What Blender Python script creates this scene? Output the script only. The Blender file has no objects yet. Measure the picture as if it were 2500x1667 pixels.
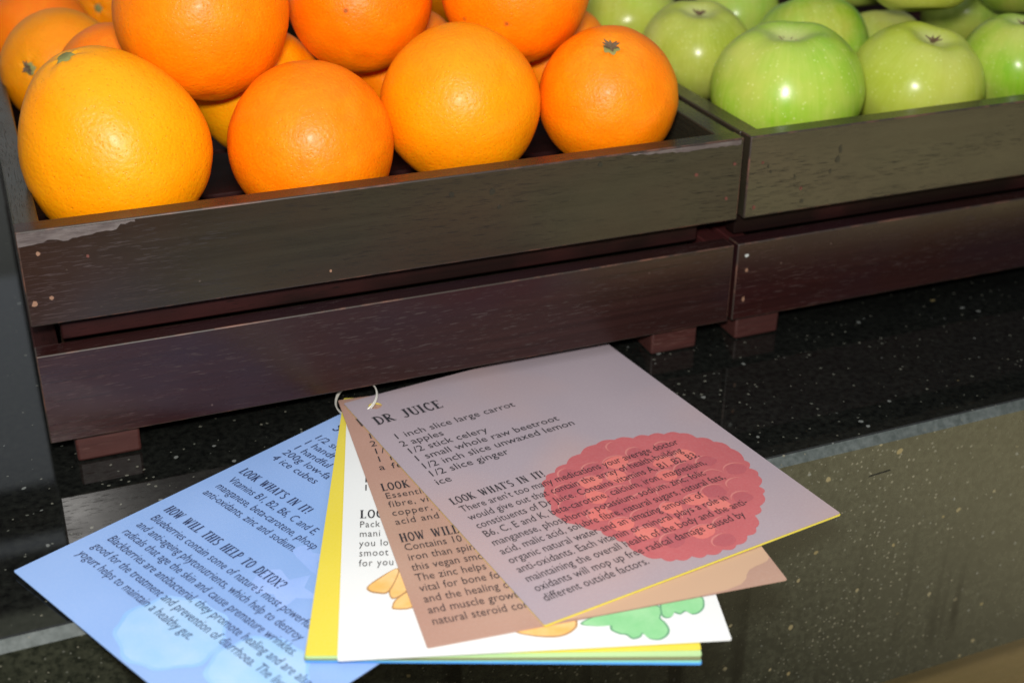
import bpy, bmesh, math, random
from mathutils import Vector, Matrix, noise

random.seed(4)
S = bpy.context.scene
COL = S.collection

# ------------------------------------------------------------------ camera
YAW, PITCH, ROLL = 0.38792472, 0.48137960, 0.01242984
CAM = Vector((-0.00468871, -0.60868428, 0.37108941))
FPX = 3308.17658            # focal length in pixels of a 2500 px wide picture
fwd = Vector((math.sin(YAW) * math.cos(PITCH), math.cos(YAW) * math.cos(PITCH), -math.sin(PITCH)))
rgt = Vector((math.cos(YAW), -math.sin(YAW), 0))
upv = rgt.cross(fwd)
r2 = rgt * math.cos(ROLL) + upv * math.sin(ROLL)
u2 = -rgt * math.sin(ROLL) + upv * math.cos(ROLL)
cd = bpy.data.cameras.new('camera')
cam = bpy.data.objects.new('camera', cd)
COL.objects.link(cam)
m = Matrix((r2, u2, -fwd)).transposed().to_4x4()
m.translation = CAM
cam.matrix_world = m
cd.sensor_width = 36
cd.lens = FPX / 2500 * 36
cd.clip_start = 0.01
cd.clip_end = 50
cd.dof.use_dof = True
cd.dof.focus_distance = 0.665
cd.dof.aperture_fstop = 7.0
S.camera = cam

# ------------------------------------------------------------------ world and lamps
W = bpy.data.worlds.new('World')
S.world = W
W.use_nodes = True
W.node_tree.nodes['Background'].inputs[0].default_value = (0.90, 0.95, 1.0, 1)
W.node_tree.nodes['Background'].inputs[1].default_value = 0.105


def area(name, loc, target, sx, sy, power, col, spread=math.pi):
    l = bpy.data.lights.new(name, 'AREA')
    l.shape = 'RECTANGLE'
    l.size, l.size_y = sx, sy
    l.energy = power
    l.color = col
    l.spread = spread
    o = bpy.data.objects.new(name, l)
    o.location = loc
    o.rotation_euler = (Vector(target) - Vector(loc)).to_track_quat('-Z', 'Y').to_euler()
    COL.objects.link(o)
    return o


# the camera's flash, just above the lens
area('camera_flash', CAM + u2 * 0.065 - r2 * 0.012 - fwd * 0.01, (0.26, 0.06, 0.08), 0.07, 0.045, 4.7, (1.0, 0.965, 0.92))
# soft daylight from above and in front of the counter
area('overhead_daylight', (0.2, -0.7, 2.3), (0.2, -0.69, 0.0), 5.0, 3.6, 20.0, (0.93, 0.97, 1.0))
# added spot, brightens the floor that the boards and slab front mirror
sl = bpy.data.lights.new('reflection_spot', 'SPOT')
sl.energy = 2150
sl.spot_size = math.radians(62)
sl.spot_blend = 0.6
sl.shadow_soft_size = 0.15
sl.color = (0.98, 1.0, 0.82)
so = bpy.data.objects.new('reflection_spot', sl)
so.location = (2.6, -2.4, 2.3)
so.rotation_euler = (Vector((2.3, -2.1, -0.9)) - so.location).to_track_quat('-Z', 'Y').to_euler()
COL.objects.link(so)

S.view_settings.view_transform = 'Standard'
S.view_settings.look = 'None'
S.view_settings.exposure = 0.53
S.view_settings.gamma = 1.0


# ------------------------------------------------------------------ material helpers
class NT:
    def __init__(s, name):
        s.m = bpy.data.materials.new(name)
        s.m.use_nodes = True
        s.t = s.m.node_tree
        s.n = s.t.nodes
        s.b = s.n['Principled BSDF']

    def node(s, typ, props=None, **ins):
        n = s.n.new(typ)
        for k_, v in (props or {}).items():
            setattr(n, k_, v)
        for k_, v in ins.items():
            s.put(n, k_, v)
        return n

    def put(s, n, k_, v):
        k_ = int(k_[1:]) if k_[0] == 'i' and k_[1:].isdigit() else k_.replace('_', ' ')
        if isinstance(v, bpy.types.NodeSocket):
            s.t.links.new(v, n.inputs[k_])
        else:
            n.inputs[k_].default_value = v

    def set(s, **ins):
        for k_, v in ins.items():
            s.put(s.b, k_, v)

    def coord(s, scale=(1, 1, 1), loc=(0, 0, 0), obj=True):
        t = s.node('ShaderNodeTexCoord')
        mp = s.node('ShaderNodeMapping')
        s.t.links.new(t.outputs['Object' if obj else 'Generated'], mp.inputs[0])
        mp.inputs['Scale'].default_value = scale
        mp.inputs['Location'].default_value = loc
        return mp.outputs[0]

    def noise(s, vec, scale, detail=3, rough=.5, out=0):
        n = s.node('ShaderNodeTexNoise', Vector=vec, Scale=scale, Detail=detail, Roughness=rough)
        return n.outputs[out]

    def ramp(s, fac, stops, interp='LINEAR'):
        n = s.node('ShaderNodeValToRGB', Fac=fac)
        cr = n.color_ramp
        cr.interpolation = interp
        while len(cr.elements) < len(stops):
            cr.elements.new(.5)
        for e, (p, c) in zip(cr.elements, stops):
            e.position = p
            e.color = (c, c, c, 1) if isinstance(c, (int, float)) else (*c, 1)
        return n.outputs[0]

    def mix(s, fac, a, b, mode='MIX'):
        n = s.node('ShaderNodeMix', dict(data_type='RGBA', blend_type=mode))
        for i, v in ((0, fac), (6, a), (7, b)):
            if isinstance(v, bpy.types.NodeSocket):
                s.t.links.new(v, n.inputs[i])
            else:
                n.inputs[i].default_value = v if i == 0 else (*v, 1)
        return n.outputs[2]

    def math(s, op, a, b=0.0):
        n = s.node('ShaderNodeMath', dict(operation=op), i0=a, i1=b)
        return n.outputs[0]

    def bump(s, h, strength, dist, normal=None):
        n = s.node('ShaderNodeBump', Height=h, Strength=strength, Distance=dist)
        if normal is not None:
            s.put(n, 'Normal', normal)
        return n.outputs[0]


def plain(name, col, rough=.5, metal=0.0, coat=0.0):
    t = NT(name)
    t.set(Base_Color=(*col, 1), Roughness=rough, Metallic=metal, Coat_Weight=coat)
    return t.m


def wood(name, dark, mid, worn, pore_col, pore_lo, rough=.25, stain=(.05, .012, .012), dusty=0, spec=.5):
    """lacquered open-grained wood, grain along local X"""
    t = NT(name)
    info = t.node('ShaderNodeObjectInfo')
    tc = t.node('ShaderNodeTexCoord')
    off = t.node('ShaderNodeVectorMath', dict(operation='SCALE'), i0=info.outputs['Location'])
    off.inputs['Scale'].default_value = 7.0
    add = t.node('ShaderNodeVectorMath', dict(operation='ADD'), i0=tc.outputs['Object'], i1=off.outputs[0])

    def mp(sc):
        n = t.node('ShaderNodeMapping', Vector=add.outputs[0])
        n.inputs['Scale'].default_value = sc
        return n.outputs[0]
    grain = t.noise(mp((6, 330, 330)), 1.0, 4, .65)
    broad = t.noise(mp((7, 14, 14)), 1.0, 3, .6)
    pores = t.noise(mp((110, 2300, 2300)), 1.0, 2, .5)
    dens = t.noise(mp((10, 55, 55)), 1.0, 2, .5)
    base = t.mix(t.ramp(grain, [(.30, 0), (.72, 1)]), dark, mid)
    base = t.mix(t.ramp(broad, [(.44, 0), (.66, .85)]), base, stain)
    pf = t.math('MULTIPLY', t.ramp(pores, [(pore_lo, 0), (pore_lo + .035, 1)]), t.ramp(dens, [(.36, .1), (.58, .85)]))
    if dusty:        # pale dust caught in the pores near one end of the board
        gx = t.node('ShaderNodeSeparateXYZ', Vector=tc.outputs['Generated']).outputs[0]
        lf = t.ramp(t.math('ADD', gx, t.math('MULTIPLY', broad, .25)), [(.16, 1), (dusty, 0)])
        base = t.mix(pf, base, t.mix(lf, pore_col, (.062, .053, .049)))
        base = t.mix(t.math('MULTIPLY', lf, .45), base, t.mix(1.0, base, (1.0, .35, .35), 'MULTIPLY'))  # same end darkened to red, painting in the dimmer reflection there
    else:
        base = t.mix(pf, base, pore_col)
    # dust specks and tiny nicks
    vor = t.node('ShaderNodeTexVoronoi', dict(feature='F1'), Vector=mp((150, 150, 150)), Scale=1.0)
    sp = t.math('MULTIPLY', t.ramp(vor.outputs['Distance'], [(.05, 1), (.10, 0)]),
                t.ramp(t.node('ShaderNodeSeparateColor', Color=vor.outputs['Color']).outputs[0], [(.93, 0), (.95, 1)]))
    base = t.mix(sp, base, worn)
    rg = t.math('ADD', t.math('MULTIPLY', t.noise(mp((18, 40, 40)), 1.0, 4, .6), .25), rough - .12)
    rg = t.math('ADD', rg, t.math('MULTIPLY', pf, .25))
    nrm = t.bump(t.math('SUBTRACT', t.math('MULTIPLY', grain, .3), t.math('MULTIPLY', pf, .4)), .16, .0003)
    t.set(Base_Color=base, Roughness=rg, Normal=nrm, Specular_IOR_Level=spec)
    return t.m


WORN = (.22, .085, .045)
M = {}  # upper boards olive, lower redder: differing reflections painted into the base colour
M['wood_olive'] = wood('dark_lacquered_wood', (0.0206, 0.0181, 0.0112), (0.0344, 0.0310, 0.0189), (0.1032, 0.0860, 0.0602), (0.0077, 0.0069, 0.0052), .603, stain=(0.0387, 0.0292, 0.0189))
M['wood_red'] = wood('reddish_dark_wood', (.017, .0068, .006), (.030, .012, .0105), (.12, .08, .07), (.055, .042, .040), .64, stain=(.020, .010, .013), dusty=.62, spec=.38)
M['wood_mix'] = wood('dusty_dark_wood', (0.0151, 0.0130, 0.0090), (0.0248, 0.0214, 0.0145), (0.0826, 0.0619, 0.0482), (0.0069, 0.0055, 0.0042), .605, stain=(0.0275, 0.0179, 0.0124), dusty=.42, spec=.36)
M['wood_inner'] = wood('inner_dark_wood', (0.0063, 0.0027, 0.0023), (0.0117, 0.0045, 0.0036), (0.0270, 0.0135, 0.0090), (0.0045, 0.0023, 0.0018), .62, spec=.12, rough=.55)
M['wood_foot'] = wood('red_foot_wood', (0.0347, 0.0089, 0.0069), (0.0644, 0.0188, 0.0149), (0.1485, 0.0743, 0.0495), (0.0842, 0.0347, 0.0273), .60, rough=.5, stain=(0.0495, 0.0149, 0.0129))


def edge_mat():
    t = NT('worn_board_edge')
    v = t.coord((1, 1, 1))
    n = t.noise(v, 60, 5, .7)
    c = t.mix(t.ramp(n, [(.48, 0), (.66, 1)]), (.032, .022, .017), (.13, .055, .036))
    t.set(Base_Color=c, Roughness=.5)
    return t.m


M['edge'] = edge_mat()


def raw_mat():
    t = NT('bare_grey_wood')
    v = t.coord((60, 500, 500))
    n = t.noise(v, 1, 5, .7)
    n2 = t.noise(t.coord((1, 1, 1)), 120, 3, .6)
    c = t.mix(t.ramp(n, [(.35, 0), (.7, 1)]), (.06, .044, .042), (.14, .115, .108))
    c = t.mix(t.ramp(n2, [(.5, 0), (.7, .6)]), c, (.17, .15, .14))
    t.set(Base_Color=c, Roughness=.75, Normal=t.bump(n, .6, .0006))
    return t.m


M['raw'] = raw_mat()


def granite(name, base, base2, rough, fleck_amt, gold):
    t = NT(name)
    v = t.coord()
    n = t.noise(v, 260, 4, .65)
    big = t.noise(v, 45, 4, .6)
    c = t.mix(t.ramp(n, [(.35, 0), (.68, 1)]), base, base2)
    c = t.mix(t.ramp(big, [(.40, 0), (.75, .5)]), c, base)

    def flecks(scale, lo, hi, thr, col, c, wob=.08):
        wv = t.node('ShaderNodeMix', dict(data_type='VECTOR'))
        wn = t.node('ShaderNodeTexNoise', Vector=v, Scale=scale * 1.3, Detail=2.0)
        ad = t.node('ShaderNodeVectorMath', dict(operation='MULTIPLY_ADD'), i0=wn.outputs['Color'],
                    i1=(wob / scale * 6,) * 3, i2=v)
        vo = t.node('ShaderNodeTexVoronoi', dict(feature='F1'), Vector=ad.outputs[0], Scale=scale)
        t.n.remove(wv)
        sep = t.node('ShaderNodeSeparateColor', Color=vo.outputs['Color'])
        thr_d = t.math('MULTIPLY', sep.outputs[1], hi)
        inside = t.ramp(t.math('SUBTRACT', t.math('ADD', thr_d, lo), vo.outputs['Distance']), [(0.0, 0), (.05, 1)])
        pick = t.ramp(sep.outputs[0], [(thr, 0), (thr + .01, 1)])
        cc = t.mix(sep.outputs[2], col[0], col[1])
        return t.mix(t.math('MULTIPLY', inside, pick), c, cc)
    c = flecks(330, .05, .26, 1 - .13 * fleck_amt, ((.09, .095, .08), (.17, .16, .12)), c)
    c = flecks(150, .03, .22, 1 - .10 * fleck_amt, ((.17, .18, .17), (.07, .07, .06)), c)
    c = flecks(95, .04, .15, 1 - .08 * gold, ((.22, .17, .07), (.25, .22, .14)), c)
    t.set(Base_Color=c, Roughness=t.math('ADD', t.math('MULTIPLY', t.noise(v, 20, 4, .6), .05), rough), Specular_IOR_Level=.5)
    return t


g = granite('polished_black_granite', (.0035, .0038, .0036), (.013, .014, .012), .012, 1.5, .3)
M['granite_top'] = g.m
g = granite('granite_edge_honed', (.055, .066, .063), (.11, .125, .122), .52, 1.6, .2)
g.set(Specular_IOR_Level=.15)
M['granite_bevel'] = g.m
g = granite('granite_front', (.008, .010, .007), (.040, .043, .029), .08, 5.0, 4.0)
# dark vertical streaks painted on the front face to imitate reflections
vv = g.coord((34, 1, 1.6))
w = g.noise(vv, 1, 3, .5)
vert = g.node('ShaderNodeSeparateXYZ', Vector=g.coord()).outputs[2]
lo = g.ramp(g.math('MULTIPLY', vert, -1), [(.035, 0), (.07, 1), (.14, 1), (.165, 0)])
refl_streak = g.math('MULTIPLY', g.ramp(w, [(.585, 0), (.64, 1)]), lo)
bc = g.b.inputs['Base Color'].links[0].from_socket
g.set(Base_Color=g.mix(g.math('MULTIPLY', refl_streak, .75), bc, (.008, .007, .005)),
      Specular_IOR_Level=g.math('SUBTRACT', .5, g.math('MULTIPLY', refl_streak, .22)))
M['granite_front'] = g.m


def floor_mat():
    t = NT('brown_floor')
    v = t.coord()
    c = t.mix(t.noise(v, 3.0, 4, .6), (.20, .165, .09), (.27, .225, .13))
    c = t.mix(t.ramp(t.noise(v, 90, 3, .6), [(.3, 0), (.7, .5)]), c, (.15, .10, .05))
    t.set(Base_Color=c, Roughness=.6)
    return t.m


M['floor'] = floor_mat()
M['cabinet'] = wood('brown_cabinet_wood', (.16, .115, .042), (.20, .145, .06), (.2, .15, .08), (.1, .06, .03), .62, stain=(.26, .18, .08))


def orange_mat():
    t = NT('orange_peel')
    info = t.node('ShaderNodeObjectInfo')
    tc = t.node('ShaderNodeTexCoord')
    ofs = t.node('ShaderNodeVectorMath', dict(operation='SCALE'), i0=info.outputs['Location'])
    ofs.inputs['Scale'].default_value = 31.0
    vec = t.node('ShaderNodeVectorMath', dict(operation='ADD'), i0=tc.outputs['Object'], i1=ofs.outputs[0]).outputs[0]
    col = info.outputs['Color']
    big = t.noise(vec, 22, 3, .55)
    mid = t.noise(vec, 90, 4, .6)
    c = t.mix(t.ramp(big, [(.35, 0), (.7, .5)]), col, t.mix(.5, col, (1.0, .62, .3), 'MULTIPLY'))
    c = t.mix(t.ramp(mid, [(.45, 0), (.75, .25)]), c, (1.0, .39, .003))
    vor = t.node('ShaderNodeTexVoronoi', dict(feature='F1'), Vector=vec, Scale=470)
    vb = t.node('ShaderNodeTexVoronoi', dict(feature='SMOOTH_F1'), Vector=vec, Scale=520)
    c = t.mix(t.ramp(vor.outputs['Distance'], [(.08, .42), (.26, 0)]), c, (.60, .20, .005))
    # a few brown nicks and scars
    vs = t.node('ShaderNodeTexVoronoi', dict(feature='F1'), Vector=vec, Scale=52)
    pick = t.ramp(t.node('ShaderNodeSeparateColor', Color=vs.outputs['Color']).outputs[0], [(.88, 0), (.89, 1)])
    spot = t.math('MULTIPLY', t.ramp(vs.outputs['Distance'], [(.05, 1), (.10, 0)]), pick)
    c = t.mix(t.math('MULTIPLY', spot, .75), c, (.20, .07, .015))
    # green tinge round the stem end
    z = t.node('ShaderNodeSeparateXYZ', Vector=tc.outputs['Object']).outputs[2]
    # (unit-size mesh, scaled by the object)
    gfac = t.math('MULTIPLY', t.ramp(t.math('ADD', z, t.math('MULTIPLY', big, .006)), [(.0395, 0), (.047, 1)]), .30)
    c = t.mix(gfac, c, (.55, .42, .02))
    h1 = t.ramp(vb.outputs['Distance'], [(.0, 0), (.55, 1)])
    nb = t.bump(t.noise(vec, 80, 3, .5), .28, .0012)
    nb = t.bump(h1, .34, .0004, nb)
    nb = t.bump(t.ramp(vor.outputs['Distance'], [(.06, 0), (.25, 1)]), .40, .0004, nb)
    nb = t.bump(t.noise(vec, 1100, 2, .6), .45, .0003, nb)
    t.set(Base_Color=c, Roughness=.42, Normal=nb, Specular_IOR_Level=.27, Coat_Weight=.02, Coat_Roughness=.15,
          Subsurface_Weight=.3, Subsurface_Radius=(1.0, .25, .02), Subsurface_Scale=.008)
    return t.m


M['orange'] = orange_mat()


def apple_mat():
    t = NT('green_apple_skin')
    info = t.node('ShaderNodeObjectInfo')
    tc = t.node('ShaderNodeTexCoord')
    ofs = t.node('ShaderNodeVectorMath', dict(operation='SCALE'), i0=info.outputs['Location'])
    ofs.inputs['Scale'].default_value = 17.0
    vec = t.node('ShaderNodeVectorMath', dict(operation='ADD'), i0=tc.outputs['Object'], i1=ofs.outputs[0]).outputs[0]
    col = info.outputs['Color']
    big = t.noise(vec, 24, 4, .55)
    c = t.mix(t.ramp(big, [(.38, 0), (.68, .75)]), col, (.54, .56, .12))
    c = t.mix(t.ramp(t.noise(vec, 16, 2, .5), [(.55, 0), (.75, .45)]), c, (.46, .36, .04))
    # streaks from pole to pole
    sx = t.node('ShaderNodeSeparateXYZ', Vector=tc.outputs['Object'])
    ang = t.math('ARCTAN2', sx.outputs[1], sx.outputs[0])
    cx = t.node('ShaderNodeCombineXYZ', X=t.math('MULTIPLY', ang, 14), Y=t.math('MULTIPLY', sx.outputs[2], 30), Z=t.math('MULTIPLY', big, 3))
    c = t.mix(t.ramp(t.noise(cx.outputs[0], 1.0, 4, .65), [(.42, 0), (.72, .38)]), c, (.52, .60, .12))
    # pale lenticels
    vo = t.node('ShaderNodeTexVoronoi', dict(feature='F1'), Vector=vec, Scale=360)
    sep = t.node('ShaderNodeSeparateColor', Color=vo.outputs['Color'])
    dots = t.math('MULTIPLY', t.ramp(vo.outputs['Distance'], [(.08, 1), (.28, 0)]), t.ramp(sep.outputs[0], [(.15, 0), (.9, .62)]))
    c = t.mix(dots, c, (.68, .74, .30))
    # russet inside the dimple
    d = t.node('ShaderNodeVectorMath', dict(operation='LENGTH'))
    cxy = t.node('ShaderNodeCombineXYZ', X=sx.outputs[0], Y=sx.outputs[1])
    t.t.links.new(cxy.outputs[0], d.inputs[0])
    top = t.ramp(sx.outputs[2], [(.010, 0), (.011, 1)])
    dim = t.math('MULTIPLY', t.ramp(d.outputs['Value'], [(.002, .9), (.015, 0)]), top)
    c = t.mix(dim, c, (.55, .58, .24))
    t.set(Base_Color=c, Roughness=.4, Specular_IOR_Level=.15, Coat_Weight=.55, Coat_Roughness=.25,
          Normal=t.bump(t.noise(vec, 900, 2, .5), .10, .0003, t.bump(t.noise(vec, 170, 3, .5), .10, .0012)),
          Subsurface_Weight=.15, Subsurface_Radius=(.6, 1.0, .2), Subsurface_Scale=.004)
    return t.m


M['apple'] = apple_mat()
M['stem'] = plain('dry_green_stem', (.25, .24, .07), .7)
M['stem_pale'] = plain('pale_stem_scar', (.42, .44, .20), .7)
M['sepal'] = plain('dry_brown_sepals', (.15, .095, .05), .85)
M['steel'] = plain('bright_steel_wire', (.88, .86, .78), .42, .6)


def card_mat(name, c1, c2, scale=11, rough=.36, blotch=None):
    t = NT(name)
    v = t.coord()
    n = t.noise(v, scale, 3, .5)
    c = t.mix(t.ramp(n, [(.35, 0), (.68, 1)]), c1, c2)
    if blotch:
        c = t.mix(t.ramp(t.noise(t.coord(loc=(3, 1, 0)), scale * .8, 2, .5), [(.46, 0), (.68, .6)]), c, blotch)
    c = t.mix(t.ramp(t.noise(v, 900, 2, .6), [(.4, 0), (.8, .04)]), c, (.9, .9, .9))
    nb = t.bump(t.noise(v, 14, 2, .5), .10, .002)
    t.set(Base_Color=c, Roughness=rough, Normal=nb, Specular_IOR_Level=.42)
    return t.m


M['card_mauve'] = card_mat('mauve_card', (0.3276, 0.2730, 0.3094), (0.3549, 0.2958, 0.3322), blotch=(0.4550, 0.3003, 0.2730))
M['card_brown'] = card_mat('rosy_brown_card', (0.3412, 0.2002, 0.1547), (0.4004, 0.2366, 0.1865), blotch=(0.4550, 0.3094, 0.2275))
M['card_white'] = card_mat('white_card', (0.6552, 0.6734, 0.6734), (0.6916, 0.7098, 0.7098))
M['card_yellow'] = card_mat('yellow_card', (0.6370, 0.5278, 0.0501), (0.6734, 0.5642, 0.0683))
M['card_green'] = card_mat('pale_green_card', (0.3822, 0.5642, 0.2730), (0.4186, 0.6006, 0.3003))
M['card_olive'] = card_mat('olive_card', (.16, .17, .08), (.20, .20, .10))
M['card_cyan'] = card_mat('turquoise_card', (0.2002, 0.5642, 0.4732), (0.2366, 0.6006, 0.5005))
M['card_azure'] = card_mat('azure_card', (0.0546, 0.2548, 0.6734), (0.0819, 0.3003, 0.7098))
M['card_blue'] = card_mat('sky_blue_card', (0.1956, 0.3367, 0.6461), (0.2503, 0.3913, 0.7098), scale=9, blotch=(0.3094, 0.4550, 0.7826))
M['ink'] = plain('black_print', (.022, .022, .028), .55)
M['ink_blue'] = plain('navy_print', (.018, .028, .085), .5)
M['ink_soft'] = plain('dark_grey_print', (.035, .033, .035), .5)
M['berry'] = card_mat('raspberry_print', (0.4277, 0.1047, 0.1138), (0.4732, 0.1183, 0.1274), scale=30)
M['berry_light'] = card_mat('salmon_print', (0.6006, 0.1502, 0.1365), (0.6370, 0.1820, 0.1547), scale=30)
M['berry_dark'] = card_mat('crimson_print', (0.3822, 0.0892, 0.1047), (0.4095, 0.1001, 0.1138), scale=30)
M['berry_line'] = card_mat('pink_line_print', (0.5278, 0.1729, 0.1638), (0.5551, 0.2002, 0.1820), scale=30)
M['tan_print'] = plain('tan_print', (.50, .33, .22), .35)
M['peach_print'] = card_mat('peach_segment_print', (0.7098, 0.4004, 0.1092), (0.7826, 0.5460, 0.2730), scale=60)
M['brown_line'] = plain('brown_outline_print', (.42, .24, .10), .4)
M['leaf_print'] = card_mat('green_leaf_print', (0.2002, 0.5096, 0.2275), (0.2912, 0.5824, 0.3003), scale=60)
M['leaf_line'] = plain('dark_green_outline_print', (.12, .30, .17), .4)
M['sky_print'] = card_mat('pale_sky_print', (0.2730, 0.4732, 0.7280), (0.3367, 0.5096, 0.7462), scale=60)
M['lilac_print'] = card_mat('lilac_print', (0.2457, 0.3822, 0.7280), (0.3003, 0.4368, 0.7826), scale=40)


# ------------------------------------------------------------------ object helpers
def link(name, me, mat=None, parent=None):
    o = bpy.data.objects.new(name, me)
    if mat is not None and len(me.materials) == 0:
        me.materials.append(mat)
    COL.objects.link(o)
    o.parent = parent
    return o


def empty(name, loc, label, cat, group=None, rz=0.0):
    o = bpy.data.objects.new(name, None)
    o.empty_display_size = .02
    o.location = loc
    o.rotation_euler = (0, 0, rz)
    COL.objects.link(o)
    o['label'] = label
    o['category'] = cat
    if group:
        o['group'] = group
    return o


def smooth(me):
    me.polygons.foreach_set('use_smooth', [True] * len(me.polygons))


def box(name, x0, x1, y0, y1, z0, z1, mat, parent=None, bev=.0008, seg=2, edge=None, axis='X'):
    """bevelled board; its origin sits at its own middle and local X runs along the grain"""
    c = Vector(((x0 + x1) / 2, (y0 + y1) / 2, (z0 + z1) / 2))
    d = Vector((x1 - x0, y1 - y0, z1 - z0))
    rot = 0.0
    if axis == 'Y':
        d = Vector((d.y, d.x, d.z))
        rot = math.pi / 2
    bm = bmesh.new()
    bmesh.ops.create_cube(bm, size=1)
    bmesh.ops.scale(bm, vec=d, verts=bm.verts)
    if bev:
        r = bmesh.ops.bevel(bm, geom=bm.edges[:], offset=bev, segments=seg, profile=.6, affect='EDGES')
        for f in r['faces']:
            if edge:
                f.material_index = 1
            f.smooth = True
    me = bpy.data.meshes.new(name)
    bm.to_mesh(me)
    bm.free()
    me.materials.append(mat)
    if edge:
        me.materials.append(edge)
    o = link(name, me, None, parent)
    o.location = c
    o.rotation_euler = (0, 0, rot)
    return o


def prism(name, pts, z0, z1, mat, parent, frame=None, holes=()):
    """outline in (a, b), extruded from z0 to z1; frame maps (a, b, z) to local space"""
    bm = bmesh.new()
    loops = []
    for lp in [pts, *holes]:
        vs = [bm.verts.new((p[0], p[1], z1)) for p in lp]
        es = [bm.edges.new((vs[i], vs[(i + 1) % len(vs)])) for i in range(len(vs))]
        loops.append((vs, es))
    bmesh.ops.triangle_fill(bm, use_beauty=True, edges=[e for l in loops for e in l[1]], normal=(0, 0, 1))
    if z0 is not None:
        top = bm.faces[:]
        r = bmesh.ops.extrude_face_region(bm, geom=top)
        nv = [e for e in r['geom'] if isinstance(e, bmesh.types.BMVert)]
        bmesh.ops.translate(bm, vec=(0, 0, z0 - z1), verts=nv)
        bmesh.ops.recalc_face_normals(bm, faces=bm.faces)
    else:
        for f in bm.faces:
            if f.normal.z < 0:
                f.normal_flip()
    if frame:
        bmesh.ops.transform(bm, matrix=frame, verts=bm.verts)
    me = bpy.data.meshes.new(name)
    bm.to_mesh(me)
    bm.free()
    return link(name, me, mat, parent)


def structure(o):
    o['kind'] = 'structure'
    return o


# ------------------------------------------------------------------ the counter and the floor
YC, CYAW, ZAP = -0.12176, 0.01667, -0.177
BV = .0046


def counter():
    bm = bmesh.new()
    x0, x1 = -1.3, 1.9
    prof = [(0.95, ZAP), (0.95, 0), (0, 0), (-BV, -BV), (-BV, ZAP)]
    rows = []
    for x in (x0, x1):
        rows.append([bm.verts.new((x, YC + x * CYAW + y, z)) for y, z in prof])
    a, b = rows
    n = len(prof)
    for i in range(n):
        j = (i + 1) % n
        f = bm.faces.new((a[i], a[j], b[j], b[i]))
        f.material_index = {1: 0, 2: 1, 3: 2}.get(i, 2)
    bm.faces.new(a)
    bm.faces.new(b[::-1])
    bmesh.ops.recalc_face_normals(bm, faces=bm.faces)
    # soften the two arrises of the bevel
    es = [e for e in bm.edges if all(abs(v.co.z) < .001 for v in e.verts) and abs(e.verts[0].co.x - e.verts[1].co.x) > 1
          and all(v.co.y < .1 and v.co.z > -.001 for v in e.verts)]
    bmesh.ops.bevel(bm, geom=es, offset=.0006, segments=2, profile=.5, affect='EDGES')
    me = bpy.data.meshes.new('counter')
    bm.to_mesh(me)
    bm.free()
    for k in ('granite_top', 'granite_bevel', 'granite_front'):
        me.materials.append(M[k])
    return structure(link('counter', me))


counter()
cb = box('counter_base', -1.3, 1.9, -.075, .80, -.90, ZAP - .001, M['cabinet'], bev=.002)
cb.rotation_euler = (0, 0, CYAW)
structure(cb)
bm = bmesh.new()
bmesh.ops.create_grid(bm, x_segments=1, y_segments=1, size=6)
me = bpy.data.meshes.new('floor')
bm.to_mesh(me)
bm.free()
fl = structure(link('floor', me, M['floor']))
fl.location = (0.5, -1.0, -.9)

# pale unseen wall behind the counter, added to be mirrored in the polished top
WL = plain('grey_wall_paint', (.72, .74, .70), .7)
wl = structure(box('back_wall', -2.4, .17, 1.40, 1.50, -.9, 1.9, WL, bev=.004))
for z_, h_ in ((.86, .045), (.985, .06)):  # rails invented to draw dark bands in that reflection
    b_ = box('reflection_rail', -2.38, .15, 1.30, 1.398, z_, z_ + h_, M['wood_inner'], bev=.003)
    b_.parent = wl
    b_.location = b_.location - wl.location

def pane_mat(name, col, k):
    t = NT(name)
    t.set(Base_Color=(.05, .05, .05, 1), Emission_Color=(*col, 1), Emission_Strength=k, Roughness=.2)
    return t.m


WP = pane_mat('cool_glow_pane', (.86, .93, 1.0), .30)  # glowing panes added to lighten the counter's reflected bands
WQ = pane_mat('olive_glow_pane', (.85, .90, .66), .30)
for z_, h_, x_, mt in ((.50, .358, .06, WP), (.9055, .079, .08, WP), (1.0455, .80, .13, WQ),):
    b_ = box('glow_pane', -1.6, x_, 1.38, 1.3985, z_, z_ + h_, mt, bev=0)
    b_.parent = wl
    b_.location = b_.location - wl.location

# a short scratch on the front of the slab
sk = prism('scratch', [(-.0070, -.0006), (.0068, .0004), (.0070, .0009), (-.0060, .0002)], 0, .0002, plain('scratch_black', (.006, .006, .005), .8), bpy.data.objects['counter'],
           Matrix(((1, 0, 0, .4075), (0, 0, -1, YC - BV + .4075 * CYAW), (0, 1, 0, -.0235), (0, 0, 0, 1))))

# ------------------------------------------------------------------ crates
TB = .0115
CW, CDEP = .38, .42
Z0, Z1, Z2, Z3 = .0158, .0641, .0798, .128


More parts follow.
